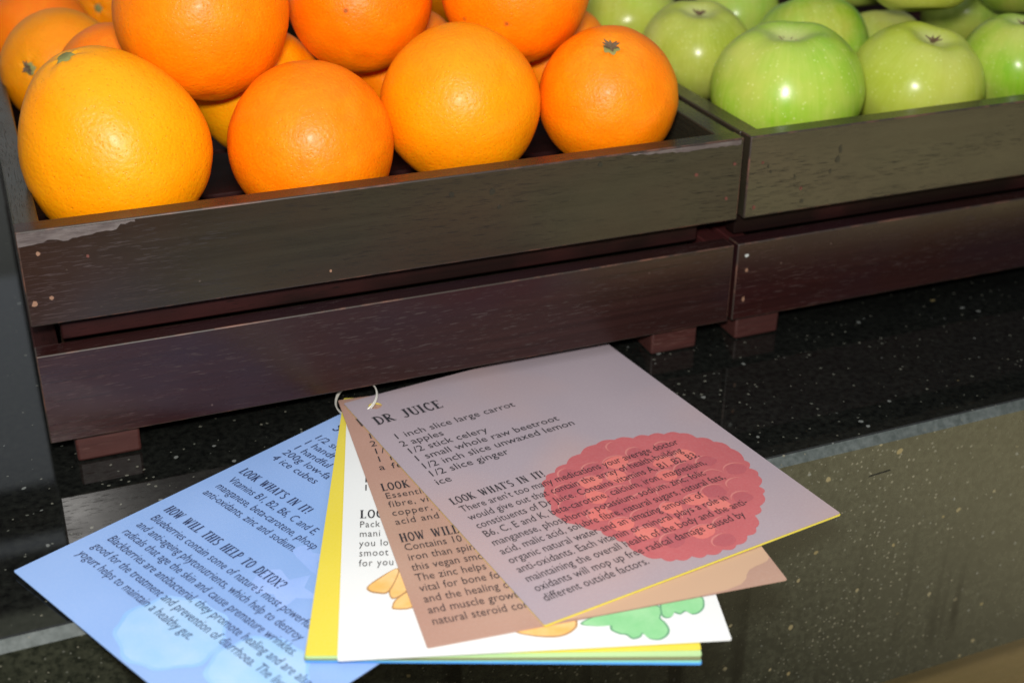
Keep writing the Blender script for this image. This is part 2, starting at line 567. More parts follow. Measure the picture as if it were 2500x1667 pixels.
def crate(x0, cw, label, left):
    e = empty('wooden_crate', (x0, 0, 0), label, 'crate', 'dark wooden crates of fruit')
    E_ = M['edge']
    # front, back
    box('front_slat', 0, cw, 0, TB, Z2, Z3, M['wood_mix'] if left else M['wood_olive'], e, edge=E_)
    box('front_slat', 0 if left else -.0015, cw, 0, TB, Z0, Z1, M['wood_red'], e, edge=E_, bev=.0007)
    box('back_slat', 0, cw, CDEP - TB, CDEP, Z2, Z3, M['wood_olive'], e, edge=E_)
    box('back_slat', 0, cw, CDEP - TB, CDEP, Z0, Z1, M['wood_red'], e, edge=E_)
    for sx in (0, cw - TB):
        box('side_slat', sx, sx + TB, TB + .0002, CDEP - TB - .0002, Z2, Z3 - .0006, M['wood_olive'], e, axis='Y')
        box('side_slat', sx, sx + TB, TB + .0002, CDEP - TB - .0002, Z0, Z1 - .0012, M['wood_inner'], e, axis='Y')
    # inner rails seen through the gap
    rx0, rx1 = (.0135, cw - .018) if left else (.002, cw - .018)
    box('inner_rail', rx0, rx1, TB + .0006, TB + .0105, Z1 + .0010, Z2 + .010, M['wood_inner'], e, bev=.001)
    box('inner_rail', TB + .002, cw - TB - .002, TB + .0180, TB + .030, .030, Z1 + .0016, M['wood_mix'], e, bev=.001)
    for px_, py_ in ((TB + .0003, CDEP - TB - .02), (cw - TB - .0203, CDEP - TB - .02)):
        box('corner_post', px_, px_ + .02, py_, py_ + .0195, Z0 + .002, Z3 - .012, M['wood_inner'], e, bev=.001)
    # raised floor of slats the fruit lies on
    ny = 5
    d = (CDEP - 2 * TB - .036) / ny
    for i in range(ny):
        y = TB + .033 + i * d
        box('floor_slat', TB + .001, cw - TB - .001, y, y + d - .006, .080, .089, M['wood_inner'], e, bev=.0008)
    for fx0, fx1 in ((.0115, .0430), (cw - .0470, cw - .0175)) if left else ((.0045, .0340), (cw - .0470, cw - .0175)):
        for fy in (.004, CDEP - .034):
            box('foot', fx0, fx1, fy, fy + .03, .0003, Z0 + .0006, M['wood_foot'], e, bev=.0015)
    return e


c1 = crate(0, CW, 'dark wooden crate filled with oranges, left of the two', True)
c2 = crate(CW + .0042, .40, 'dark wooden crate filled with green apples, right of the two', False)
c2.rotation_euler = (0, 0, math.radians(.25))


def dab(parent, pts, z, mat, name='nail_mark', proud=.0002):
    """small irregular mark on a front face (x, z points)"""
    fr = Matrix(((1, 0, 0, 0), (0, 0, 1, 0), (0, 1, 0, 0), (0, 0, 0, 1)))
    return prism(name, pts, -proud, .0002, mat, parent, fr)


def blob(cx, cz, rx, rz, n=8, seed=0):
    rr = random.Random(seed)
    return [(cx + rx * math.cos(i / n * 6.283) * rr.uniform(.7, 1.2), cz + rz * math.sin(i / n * 6.283) * rr.uniform(.7, 1.2)) for i in range(n)]


NM = plain('nail_hole_red', (.12, .035, .025), .7)
NP = plain('pale_wood_chip', (.24, .13, .08), .7)
NW = plain('white_paint_speck', (.45, .48, .46), .6)
ND = plain('dark_drip_stain', (.012, .012, .010), .35)
for i, (x, z, mt, r) in enumerate([(.3515, .1103, NM, .0011), (.3717, .0937, NM, .0011), (.3752, .1135, NM, .0010), (.145, .0860, NP, .0008),
                                   (.0115, .0935, NP, .0011), (.0035, .0915, NP, .0014), (.0085, .1165, NP, .0010), (.0300, .1120, NM, .0009)]):
    dab(c1, blob(x, z, r, r * 1.1, 7, i), 0, mt)
for i, (x, z, mt, rx, rz) in enumerate([(.0046, .0564, NW, .0013, .0010), (.0055, .0470, NP, .0011, .0013), (.0050, .0287, NP, .0008, .0018),
                                        (.0060, .0857, NM, .0010, .0016), (.0360, .0932, NM, .0010, .0010), (.0090, .1120, NM, .0010, .0008)]):
    dab(c2, blob(x, z, rx, rz, 7, 20 + i), 0, mt)
for i, (x, z, rx, rz) in enumerate([(.0600, .1135, .0013, .0026), (.0590, .1075, .0018, .0024), (.0548, .1010, .0010, .0016), (.0368, .0932, .0014, .0022),
                                    (.0378, .0853, .0013, .0016), (.0150, .1060, .0009, .0012), (.0310, .1010, .0008, .0013), (.0128, .1095, .0008, .0010)]):
    if i != 3:
        dab(c2, blob(x, z, rx, rz, 9, 40 + i), 0, ND, 'drip_stain')
for i, (x, z, r) in enumerate([(.210, .1180, .0016), (.232, .1165, .0018), (.293, .1235, .0014), (.236, .1075, .0012)]):
    dab(c1, blob(x, z, r, r, 9, 60 + i), 0, ND, 'drip_stain')
# bare chipped patches along the top arris of the left crate
rr = random.Random(5)
up = [(.0004 + i * .0022, Z3 - .0009) for i in range(25)]
dn = [(x, z - (.0062 * (1 - x / .062) + rr.uniform(-.0005, .0005) + (.0016 if .020 < x < .046 else 0))) for x, z in up]
dab(c1, up + dn[::-1], 0, M['raw'], 'chipped_edge', .0004)
up = [(.308 + i * .0025, Z3 - .0009) for i in range(29)]
dn = [(x, z - (.0003 + .0022 * min(1, (x - .308) / .04) + rr.uniform(-.0004, .0005))) for x, z in up]
dab(c1, up + dn[::-1], 0, M['raw'], 'chipped_edge', .0004)


# ------------------------------------------------------------------ pixel rays used only to aim stems
def ray(x, y):          # x, y in a 2352 px wide picture
    k = 2500 / 2352
    return fwd + r2 * ((x * k - 1250) / FPX) - u2 * ((y * k - 833.5) / FPX)


def hit(c, R, px, py):
    d = ray(px, py).normalized()
    oc = CAM - c
    b = oc.dot(d)
    q = b * b - (oc.dot(oc) - R * R)
    q = math.sqrt(max(q, 0))
    return (CAM + d * (-b - q) - c).normalized()


def sepal_mesh(seed):
    rr = random.Random(seed)
    bm = bmesh.new()
    for i in range(8):
        a = i / 8 * 6.283 + rr.uniform(-.35, .35)
        L = .0042 * rr.uniform(.5, 1.35)
        w = .0011
        ca, sa = math.cos(a), math.sin(a)
        prev = None
        for s, hw, z in ((.0003, w * .7, 0), (.45 * L, w, .0020), (L, .0001, .0022 + rr.uniform(-.0006, .0026))):
            l = bm.verts.new((ca * s - sa * hw, sa * s + ca * hw, z))
            r = bm.verts.new((ca * s + sa * hw, sa * s - ca * hw, z))
            m_ = bm.verts.new((ca * s, sa * s, z + .0005))
            if prev:
                bm.faces.new((prev[0], l, m_, prev[2]))
                bm.faces.new((prev[2], m_, r, prev[1]))
            prev = (l, r, m_)
    me = bpy.data.meshes.new('sepals')
    bm.to_mesh(me)
    bm.free()
    me.materials.append(M['sepal'])
    return me


smesh = [sepal_mesh(i) for i in range(3)]

# ------------------------------------------------------------------ oranges
OR = .04     # mesh radius


def orange_mesh(seed, egg=0.0, squash=1.0):
    bm = bmesh.new()
    bmesh.ops.create_uvsphere(bm, u_segments=96, v_segments=64, radius=1)
    o = Vector((seed * 3.1, seed * 1.7, 0))
    for v in bm.verts:
        n = v.co.normalized()
        r = 1 + .022 * noise.noise(n * 1.3 + o) + .008 * noise.noise(n * 3.7 + o) + .0022 * noise.noise(n * 14 + o) + .0016 * noise.noise(n * 34 + o)
        t = max(0, n.z)
        a = math.acos(max(-1, min(1, n.z)))
        r -= .045 * math.exp(-(a / .10) ** 2) * .8          # stem dimple
        r -= .018 * math.exp(-(a / .30) ** 2) * (1 + .5 * math.cos(5 * math.atan2(n.y, n.x)))
        r -= .02 * math.exp(-((math.pi - a) / .12) ** 2)
        p = n * r
        p.z *= squash
        s = 1 - egg * p.z
        p.x *= s
        p.y *= s
        if egg:
            p.z *= 1 + egg * .6
        v.co = p * OR
    me = bpy.data.meshes.new('peel')
    bm.to_mesh(me)
    bm.free()
    smooth(me)
    me.materials.append(M['orange'])
    return me


def calyx_mesh(seed):
    rr = random.Random(seed)
    bm = bmesh.new()
    n = 20
    top = []
    ring = []
    for i in range(n):
        a = i / n * 2 * math.pi
        s = .095 * (1 + .10 * math.cos(5 * a) + rr.uniform(-.20, .20))
        ring.append(bm.verts.new((s * math.cos(a) * OR, s * math.sin(a) * OR, -.010 * OR)))
        top.append(bm.verts.new((s * .62 * math.cos(a) * OR, s * .62 * math.sin(a) * OR, .018 * OR)))
    ctr = bm.verts.new((0, 0, .004 * OR))
    for i in range(n):
        j = (i + 1) % n
        bm.faces.new((ring[i], ring[j], top[j], top[i]))
        bm.faces.new((top[i], top[j], ctr))
    me = bpy.data.meshes.new('calyx')
    bm.to_mesh(me)
    bm.free()
    smooth(me)
    me.materials.append(M['stem'])
    return me


peels = [orange_mesh(i) for i in range(5)]
peel_egg = orange_mesh(9, egg=.17, squash=.97)
calyxes = [calyx_mesh(i) for i in range(3)]
YO = (1.0, .43, .012, 1)
DO = (1.0, .27, .010, 1)
MO = (1.0, .35, .010, 1)
# centre (mm), radius (mm), colour, stem pixel or world direction, label
oranges = [
    (( 52.6, 60, 145.3), 45.7, (1.0, 0.332, .0005, 1), (155, 150), 'largest egg shaped yellow orange at the front left corner of the crate'),
    ((152, 54, 134), 42.9, (1.0, 0.218, .0005, 1), None, 'reddish orange lowest in the front row, right beside the egg shaped one'),
    ((237, 61, 144), 43.2, (1.0, 0.297, .0005, 1), None, 'round pitted orange in the front row with a bumpy right side, third from left'),
    ((321, 51, 142), 39.0, (1.0, 0.237, .0005, 1), (1403, 108), 'orange with a green stem star on top at the right end of the front row'),
    ((112, 117, 191), 45.7, (1.0, 0.234, .0005, 1), (0.1, .6, 1.0), 'large orange on the upper layer above the lowest front one, at left'),
    ((205, 140, 186), 41.1, (1.0, 0.213, .0005, 1), (0.2, .9, .8), 'deep orange fruit between the other two of the upper layer'),
    ((288, 109, 193), 42.5, (1.0, 0.222, .0005, 1), (0.1, .6, .9), 'orange on the upper layer at right, next to the apples'),
    (( 46, 248, 131), 36.6, (.92, 0.293, .0005, 1), (65, 158), 'yellow green tinged orange with its green stem star facing left, at the crate side'),
    (( 39, 336, 129), 35.5, (1.0, 0.206, .0005, 1), None, 'deep orange fruit in the far left top corner behind the green tinged one'),
    ((104, 400, 131), 36.0, (.98, 0.285, .0005, 1), (222, 20), 'orange at the top edge with its stem end showing beside the large upper one'),
    (( 71, 182, 137), 35.5, (1.0, 0.213, .0005, 1), None, 'orange peeping out right behind the egg shaped front one'),
    ((147, 156, 133), 37.8, (.95, 0.340, .0005, 1), None, 'yellowish orange in shade behind the lowest front fruit, under the large upper one'),
    ((244, 182, 132), 37.4, (1.0, 0.222, .0005, 1), None, 'shaded orange seen between the two left fruits of the upper layer and the pitted one'),
    ((334, 345, 142), 33.8, (1.0, 0.285, .0005, 1), None, 'far orange seen as a sliver at the top between two upper layer fruits'),
    ((333, 151, 135), 35.3, (1.0, 0.246, .0005, 1), None, 'orange half hidden behind the right end fruit, beneath the upper one beside the apples'),
]
for i, (c, R, col, st, lab) in enumerate(oranges):
    c = Vector(c) / 1000
    R = R / 1000
    e = empty('orange', c, lab, 'orange', 'oranges heaped in the left crate')
    if st is None:
        d = Vector((random.uniform(-.4, .6), random.uniform(.5, 1), random.uniform(-.8, .1))).normalized()
    elif len(st) == 2:
        d = hit(c, R, *st)
    else:
        d = Vector(st).normalized()
    e.rotation_euler = (d.to_track_quat('Z', 'Y')).to_euler()
    if i == 0:
        # egg shape: taper towards the stem end, which points up and back left
        e.rotation_euler = hit(c, R, 155, 140).to_track_quat('Z', 'Y').to_euler()
    e.scale = (R / OR,) * 3
    p = link('peel', peel_egg if i == 0 else peels[i % 5], None, e)
    p.color = col
    k = link('calyx', calyxes[i % 3], None, p)
    pm = p.data
    ztop = max(v.co.z for v in pm.vertices if abs(v.co.x) < .002 and abs(v.co.y) < .002)
    k.location = (0, 0, ztop - .0001)
    if i in (3, 7):
        q_ = link('sepals', smesh[i % 3], None, p)
        q_.location = (0, 0, ztop + .0006)
    if i in (0, 3, 7):
        k.scale = (1.35, 1.2, 1.6)


# ------------------------------------------------------------------ apples
def apple_mesh(seed):
    rr = random.Random(seed)
    ph = rr.uniform(0, 6.28)
    bm = bmesh.new()
    prof = []   # (radius, z), top dimple to bottom dimple
    N = 60
    for i in range(N + 1):
        t = i / N * math.pi
        r = math.sin(t) ** .92
        z = math.cos(t)
        z = (.92 * z if z > 0 else .86 * z)
        rad = r * (1 + .05 * z)
        dt = math.exp(-(rad / .30) ** 2)
        if z > 0:
            z = z - .21 * dt
        else:
            z = z + .35 * dt
        if t > math.pi / 2:
            rad *= 1 - .16 * ((t - math.pi / 2) / (math.pi / 2)) ** 1.3
        prof.append((rad, z))
    SEG = 72
    rows = []
    for i, (r, z) in enumerate(prof):
        if i in (0, N):
            rows.append([bm.verts.new((0, 0, z * OR))])
            continue
        row = []
        for j in range(SEG):
            a = j / SEG * 2 * math.pi
            hi = max(0, z) ** 1.2
            f = 1 + (.014 * hi + .006) * math.cos(5 * a + ph)
            zz = z + .012 * hi * math.cos(5 * a + ph) * min(1, r * 2.2)
            p = Vector((r * f * math.cos(a), r * f * math.sin(a), zz))
            q = 1 + .035 * noise.noise(p * .9 + Vector((seed * 5, 0, 0))) + .006 * noise.noise(p * 4 + Vector((seed, 3, 0)))
            row.append(bm.verts.new(p * q * OR))
        rows.append(row)
    for i in range(N):
        a, b = rows[i], rows[i + 1]
        for j in range(SEG):
            k = (j + 1) % SEG
            if len(a) == 1:
                bm.faces.new((a[0], b[j], b[k]))
            elif len(b) == 1:
                bm.faces.new((a[j], b[0], a[k]))
            else:
                bm.faces.new((a[j], b[j], b[k], a[k]))
    bmesh.ops.recalc_face_normals(bm, faces=bm.faces)
    me = bpy.data.meshes.new('apple_skin')
    bm.to_mesh(me)
    bm.free()
    smooth(me)
    me.materials.append(M['apple'])
    return me, prof[0][1] * OR


amesh = [apple_mesh(i) for i in range(5)]
G1 = (.33, .50, .055, 1)
G2 = (.26, .50, .04, 1)
G3 = (.42, .48, .085, 1)
apples = [
    ((442, 57, 130), 45.4, (0.290, 0.504, 0.028, 1), (-.08, -.03, 1), 'largest front green apple at the left corner of its crate, dimple on top'),
    ((531, 52, 126), 40.8, (0.414, 0.486, 0.048, 1), (.10, -.22, 1), 'yellowish green front apple with brown dried calyx, second from the left corner'),
    ((608, 51, 131), 36.4, (0.246, 0.486, 0.019, 1), (-.02, .02, 1), 'bright green front apple at the right edge of the picture'),
    ((432, 152, 130), 36.0, (0.352, 0.423, 0.038, 1), (-.05, -.16, 1), 'dull olive green apple with dark calyx beside the right end orange'),
    ((500, 121, 134), 36.8, (0.176, 0.468, 0.009, 1), (.1, .5, 1), 'deep green apple behind the largest one'),
    ((557, 93, 192), 39.5, (0.422, 0.450, 0.057, 1), (.1, .3, 1), 'yellow green apple on the upper layer, cut by the top of the picture'),
    ((432, 250, 124), 37.2, (0.405, 0.540, 0.048, 1), (.2, .3, 1), 'pale lime apple farthest left behind the oranges'),
    ((522, 253, 122), 32.5, (0.317, 0.522, 0.057, 1), (0, .4, 1), 'bright lime apple glimpsed behind the dull olive green one'),
    ((683, 143, 165), 34.8, (0.141, 0.378, 0.028, 1), (0, .2, 1), 'dark green apple in the top right corner of the picture'),
    ((566, 141, 118), 34.5, (0.299, 0.414, 0.057, 1), (0, .4, .9), 'shaded apple glimpsed under the upper layer one'),
    ((688, 200, 122), 32.3, (0.264, 0.414, 0.048, 1), (0, .4, .9), 'small apple far right, hidden behind the bright green front one'),
    ((618, 245, 152), 37.0, (0.264, 0.414, 0.038, 1), (0, .3, 1), 'green apple glimpsed at the top edge behind the two yellowish ones'),
    ((683, 363, 127), 34.0, (0.264, 0.414, 0.048, 1), (0, .2, 1), 'farthest apple near the back of the crate'),
]
for i, (c, R, col, d, lab) in enumerate(apples):
    c = Vector(c) / 1000
    R = R / 1000
    e = empty('green_apple', c, lab, 'apple', 'green apples heaped in the right crate')
    q = Vector(d).normalized().to_track_quat('Z', 'Y')
    e.rotation_euler = q.to_euler()
    e.scale = (R / OR,) * 3
    me, zt = amesh[i % 5]
    p = link('skin', me, None, e)
    p.color = col
    if i == 0:
        zt -= .0034
    k = link('calyx', smesh[i % 3], None, p)
    k.location = (0, 0, zt + .0008)

# ------------------------------------------------------------------ recipe cards
WC, HC = .1608, .2071
CT = .00045     # card thickness


def circ(cx, cy, r, n=24):
    return [(cx + r * math.cos(i / n * 6.2832), cy + r * math.sin(i / n * 6.2832)) for i in range(n)]


def card(x, y, a, z, mat, label, hole=True):
    """origin at the top left corner, local +X along the top edge, local -Y down the card, top face at z = 0"""
    e = empty('recipe_card', (x, y, z), label, 'card', 'recipe cards on the ring', rz=a)
    rc = .0009
    out = []
    for cx, cy, a0 in ((WC - rc, -rc, 90), (rc, -rc, 180), (rc, -HC + rc, 270), (WC - rc, -HC + rc, 0)):
        pass
    for cx, cy, a0 in ((WC - rc, -rc, 0), (rc, -rc, 90), (rc, -HC + rc, 180), (WC - rc, -HC + rc, 270)):
        for t in (0, 45, 90):
            out.append((cx + rc * math.cos(math.radians(a0 + t)), cy + rc * math.sin(math.radians(a0 + t))))
    prism('sheet', out, -CT, 0, mat, e, holes=[circ(.0137, -.0102, .0036)] if hole else ())
    return e


FR = .00008


def flat(e, name, pts_mm, mat, lvl=1, smooth_n=0):
    pts = [(p[0] / 1000, -p[1] / 1000) for p in pts_mm]
    if smooth_n:
        n = len(pts)
        out = []
        for i in range(n):
            p0, p1, p2, p3 = (Vector(pts[(i + k) % n]) for k in (-1, 0, 1, 2))
            for s in range(smooth_n):
                t = s / smooth_n
                out.append(tuple(.5 * ((2 * p1) + (p2 - p0) * t + (2 * p0 - 5 * p1 + 4 * p2 - p3) * t * t + (3 * p1 - p0 - 3 * p2 + p3) * t ** 3)))
        pts = out
    pts = [(min(max(a, .0002), WC - .0002), min(max(b, -HC + .0002), -.0002)) for a, b in pts]
    return prism(name, pts, None, FR * lvl, mat, e)


def text_block(e, name, lines, x, y0, pitch, size, mat, width=None, ref=0, lvl=6, bold=0.0, clip=None, space=1.0):
    """lines of body print, joined in one mesh; width (mm) sets the length of line `ref`"""
    co, fa = [], []
    scx = None
    order = [ref] + [i for i in range(len(lines)) if i != ref]
    for i in order:
        cu = bpy.data.curves.new('t', 'FONT')
        cu.body = lines[i]
        cu.size = size / 1000
        cu.resolution_u = 2
        cu.offset = -.00003 + bold
        cu.space_character = space
        cu.space_word = 1.1
        ob = bpy.data.objects.new('t', cu)
        COL.objects.link(ob)
        me = bpy.data.meshes.new_from_object(ob, depsgraph=None)
        bpy.data.objects.remove(ob)
        bpy.data.curves.remove(cu)
        if len(me.vertices) == 0:
            continue
        if scx is None:
            scx = (width / 1000) / max(v.co.x for v in me.vertices) if width else 1.0
        b0 = len(co)
        for v in me.vertices:
            co.append((x / 1000 + v.co.x * scx, -(y0 + pitch * i) / 1000 + v.co.y, FR * lvl))
        for p in me.polygons:
            fa.append([b0 + k for k in p.vertices])
        bpy.data.meshes.remove(me)
    me = bpy.data.meshes.new(name)
    me.from_pydata(co, [], fa)
    if clip:
        bm = bmesh.new()
        bm.from_mesh(me)
        bmesh.ops.bisect_plane(bm, geom=bm.verts[:] + bm.edges[:] + bm.faces[:], plane_co=(clip / 1000, 0, 0), plane_no=(1, 0, 0), clear_outer=True)
        bm.to_mesh(me)
        bm.free()
    return link(name, me, mat, e)


# narrow slab-serif capitals for the headings: strokes in a unit-high cell
def arc(cx, cy, rx, ry, a0, a1, n=10):
    return [(cx + rx * math.cos(math.radians(a0 + (a1 - a0) * i / n)), cy + ry * math.sin(math.radians(a0 + (a1 - a0) * i / n))) for i in range(n + 1)]


TK, TN = .135, .06       # thick and thin stroke


def st(x, y0=0.0, y1=1.0, w=TK, s=.12, top=True, bot=True):
    o = [([(x, y0), (x, y1)], w)]
    if top:
        o.append(([(x - s, y1 - .025), (x + s, y1 - .025)], .05))
    if bot:
        o.append(([(x - s, y0 + .025), (x + s, y0 + .025)], .05))
    return o


def ser(x, y, s=.11):
    return [([(x - s, y), (x + s, y)], .05)]


GL = {
    'D': (.52, st(.12) + [([(.12, .97)] + arc(.16, .5, .30, .47, 90, -90) + [(.12, .03)], .09)]),
    'R': (.54, st(.12) + [([(.12, .97)] + arc(.20, .74, .20, .23, 90, -90, 8) + [(.12, .51)], .08), ([(.20, .5), (.44, .03)], .12)] + ser(.47, .025, .08)),
    'J': (.38, st(.24, .22, 1, bot=False) + [(arc(.11, .20, .13, .19, 0, -150, 8), .09)]),
    'U': (.52, st(.11, .25, 1, bot=False, s=.10) + st(.42, .25, 1, w=TN, bot=False, s=.10) + [(arc(.265, .25, .155, .23, 180, 360, 10), .09)]),
    'I': (.28, st(.13)),
    'C': (.50, [(arc(.28, .5, .20, .48, 55, 305, 16), .11), ([(.41, .76), (.43, .93)], .06), ([(.41, .24), (.43, .07)], .06)]),
    'E': (.46, st(.12) + [([(.12, .97), (.40, .97)], TN), ([(.12, .52), (.33, .52)], TN), ([(.12, .03), (.40, .03)], TN), ([(.40, 1), (.40, .84)], .05), ([(.40, 0), (.40, .16)], .05)]),
    'L': (.43, st(.12) + [([(.12, .03), (.38, .03)], TN), ([(.38, 0), (.38, .18)], .05)]),
    'O': (.52, [(arc(.26, .5, .19, .47, 0, 360, 20), .105)]),
    'K': (.54, st(.12) + [([(.14, .42), (.43, .97)], TN), ([(.22, .55), (.45, .03)], .12)] + ser(.44, .975, .08) + ser(.47, .025, .08)),
    'W': (.74, [([(.08, .97), (.22, .03)], .12), ([(.22, .03), (.37, .80)], TN), ([(.34, .90), (.48, .03)], .12), ([(.48, .03), (.63, .97)], TN)] + ser(.08, .975, .09) + ser(.34, .92, .06) + ser(.63, .975, .08)),
    'H': (.56, st(.12, s=.10) + st(.43, s=.10) + [([(.12, .5), (.43, .5)], TN)]),
    'A': (.54, [([(.10, .03), (.26, .97)], TN), ([(.26, .97), (.44, .03)], .13), ([(.16, .35), (.37, .35)], TN)] + ser(.09, .025, .08) + ser(.44, .025, .09)),
    'T': (.46, st(.22, top=False) + [([(.03, .97), (.41, .97)], TN), ([(.04, 1), (.04, .84)], .05), ([(.40, 1), (.40, .84)], .05)]),
    "'": (.14, [([(.08, 1.0), (.06, .78)], .08)]),
    'S': (.44, [(arc(.22, .74, .15, .23, 40, 250, 10) + arc(.21, .26, .16, .23, 70, -140, 10), .10)]),
    'N': (.56, st(.11, w=TN, s=.09) + st(.43, w=TN, s=.09) + [([(.11, .97), (.43, .03)], .13)]),
    '!': (.22, [([(.11, .98), (.11, .32)], .12), ([(.11, .14), (.11, .0)], .12)]),
    'P': (.48, st(.12) + [([(.12, .97)] + arc(.20, .72, .19, .25, 90, -90, 8) + [(.12, .47)], .08)]),
    'X': (.52, [([(.08, .97), (.43, .03)], .13), ([(.42, .97), (.09, .03)], TN)] + ser(.08, .975, .08) + ser(.43, .975, .08) + ser(.08, .025, .08) + ser(.44, .025, .08)),
    '?': (.40, [(arc(.19, .74, .14, .23, 165, -60, 10) + [(.19, .40), (.19, .30)], .10), ([(.19, .14), (.19, 0)], .12)]),
    'V': (.52, [([(.09, .97), (.26, .03)], .13), ([(.26, .03), (.42, .97)], TN)] + ser(.09, .975, .09) + ser(.42, .975, .08)),
    ' ': (.42, []),
}


def heading(e, text, x, y, h, width, mat, name='heading', clip=None, lvl=6):
    verts, faces = [], []
    cx = 0.0

    def quad(p, q, w):
        d = Vector((q[0] - p[0], q[1] - p[1]))
        if d.length < 1e-6:
            return
        n = Vector((-d.y, d.x)).normalized() * (w / 2)
        b = len(verts)
        for s in ((p[0] + n.x, p[1] + n.y), (p[0] - n.x, p[1] - n.y), (q[0] - n.x, q[1] - n.y), (q[0] + n.x, q[1] + n.y)):
            verts.append([s[0] + cx, s[1], 0])
        faces.append((b, b + 1, b + 2, b + 3))
    k = 0
    for ch in text:
        adv, strokes = GL[ch]
        for pl, w in strokes:
            for i in range(len(pl) - 1):
                p, q = pl[i], pl[i + 1]
                if len(pl) > 2:     # small overlap closes the elbows
                    d = Vector((q[0] - p[0], q[1] - p[1]))
                    if d.length > 0:
                        d = d.normalized() * w * .18
                        q = (q[0] + d.x, q[1] + d.y)
                        p = (p[0] - d.x, p[1] - d.y)
                s = len(verts)
                quad(p, q, w)
                k += 1
                for v in verts[s:]:
                    v[2] = (k % 7) * .000004
        cx += adv + .05
    sx = width / 1000 / cx
    co = [(x / 1000 + v[0] * sx, -y / 1000 + v[1] * h / 1000, FR * lvl + v[2]) for v in verts]
    me = bpy.data.meshes.new(name)
    me.from_pydata(co, [], [tuple(reversed(f)) if False else f for f in faces])
    return link(name, me, mat, e)


# bottom of the stack upwards
blue = card(.16197, .0092, -1.12513, .0012, M['card_blue'], 'sky blue recipe card fanned out to the left, nearest the left edge')
azure = card(.15647, .0081, -.3790, .0023, M['card_azure'], 'azure card, a thin bright blue edge beneath the straight stack')
cyan = card(.1560, .0086, -.3770, .0030, M['card_cyan'], 'turquoise card seen only as a thin edge between the azure and olive ones')
olive = card(.1545, .0086, -.3700, .0037, M['card_olive'], 'dark olive card, a thin dull edge beneath the yellow one')
green = card(.1532, .0093, -.3610, .0043, M['card_green'], 'pale green card seen as a thin edge right under the yellow one')
yellow = card(.15102, .0110, -.3476, .0050, M['card_yellow'], 'yellow card showing a long wedge along the left of the white one')
white = card(.1514, .00555, -.2936, .0059, M['card_white'], 'white recipe card with printed orange slices and green leaves')
brown = card(.14678, .0070, -.09458, .0067, M['card_brown'], 'rosy brown recipe card lying between the white and the mauve one')
yel2 = card(.14845, .0003, .1368, .0074, M['card_yellow'], 'yellow card under the mauve one, showing only a bright yellow rim')
mauve = card(.14822, .00079, .137, .0080, M['card_mauve'], 'top mauve recipe card with a large printed raspberry')

# --- print on the mauve card
K = M['ink']
heading(mauve, 'DR JUICE', 6.3, 29.6, 8.2, 39.0, K)
text_block(mauve, 'ingredient_list', ['1 inch slice large carrot', '2 apples', '1/2 stick celery', '1 small whole raw beetroot', '1/2 inch slice unwaxed lemon', '1/2 slice ginger', 'ice'],
           8.0, 47.0, 7.85, 7.6, K, width=83.4, ref=3)
heading(mauve, "LOOK WHAT'S IN IT!", 7.0, 112.6, 5.6, 51.0, K)
text_block(mauve, 'body_print', ["There aren't too many medications your average doctor", 'would give out that contain the array of health-building',
                                 'constituents of Dr Juice. Contains vitamins A, B1, B2, B3,', 'B6, C, E and K, beta-carotene, calcium, iron, magnesium,',
                                 'manganese, phosphorus, potassium, sodium, zinc, folic', 'acid, malic acid, solubre fibre, natural sugars, natural fats,',
                                 'organic natural water and an amazing amount of', 'anti-oxidants. Each vitamin or mineral plays a role in',
                                 'maintaining the overall health of the body and the anti-', 'oxidants will mop up free radical damage caused by', 'different outside factors.'],
           8.0, 120.0, 7.5, 7.3, K, width=124.0, ref=0)
RASP = [(51.4, 120.4), (56, 114), (62.8, 111.0), (72.0, 107.2), (83.1, 102.6), (94.8, 98.9), (105.7, 99.7), (115.0, 103.1), (123.3, 105.0), (131.2, 107.7), (138.8, 110.9), (143.8, 118.9), (149.2, 126.2), (152.8, 135.8), (151.7, 148.5), (149.2, 155.3), (148.8, 163.0), (143.0, 170.8), (140.4, 176.9), (132.4, 184.5), (125.6, 189.4), (119.6, 197.5), (112.3, 200.4), (103.4, 203.7), (95.7, 203.4), (87.4, 202.8), (80.6, 200.4), (73.1, 198.9), (67.7, 194.6), (61.8, 187.3), (60.9, 176.1), (58.6, 170.8), (55.6, 163.6), (50.1, 154.9), (44.5, 146.4), (46.6, 134.3)]
# scalloped outline: one outward bulge per segment
sc = []
ctr = Vector((98, 152))
for i in range(len(RASP)):
    p, q = Vector(RASP[i]), Vector(RASP[(i + 1) % len(RASP)])
    for s in range(5):
        t = s / 5
        c = p.lerp(q, t)
        sc.append(tuple(c + (c - ctr).normalized() * (1.9 * math.sin(math.pi * t) - .8)))
flat(mauve, 'raspberry_print', sc, M['berry'], 1)
rr = random.Random(11)
light, dark, lines_ = [], [], []


def inside(p):
    n = len(RASP)
    r = False
    for i in range(n):
        a, b = RASP[i], RASP[(i + 1) % n]
        if (a[1] > p[1]) != (b[1] > p[1]) and p[0] < (b[0] - a[0]) * (p[1] - a[1]) / (b[1] - a[1]) + a[0]:
            r = not r
    return r


def shape_mesh(e, name, polys, mat, lvl):
    bm = bmesh.new()
    for i, P in enumerate(polys):
        z = FR * lvl + (i % 9) * .000006
        vs = [bm.verts.new((min(max(a, .3), 160.5) / 1000, -min(max(b, .3), 206.7) / 1000, z)) for a, b in P]
        try:
            f = bm.faces.new(vs)
            if f.normal.z < 0:
                f.normal_flip()
        except ValueError:
            pass
    bmesh.ops.triangulate(bm, faces=bm.faces)
    me = bpy.data.meshes.new(name)
    bm.to_mesh(me)
    bm.free()
    return link(name, me, mat, e)


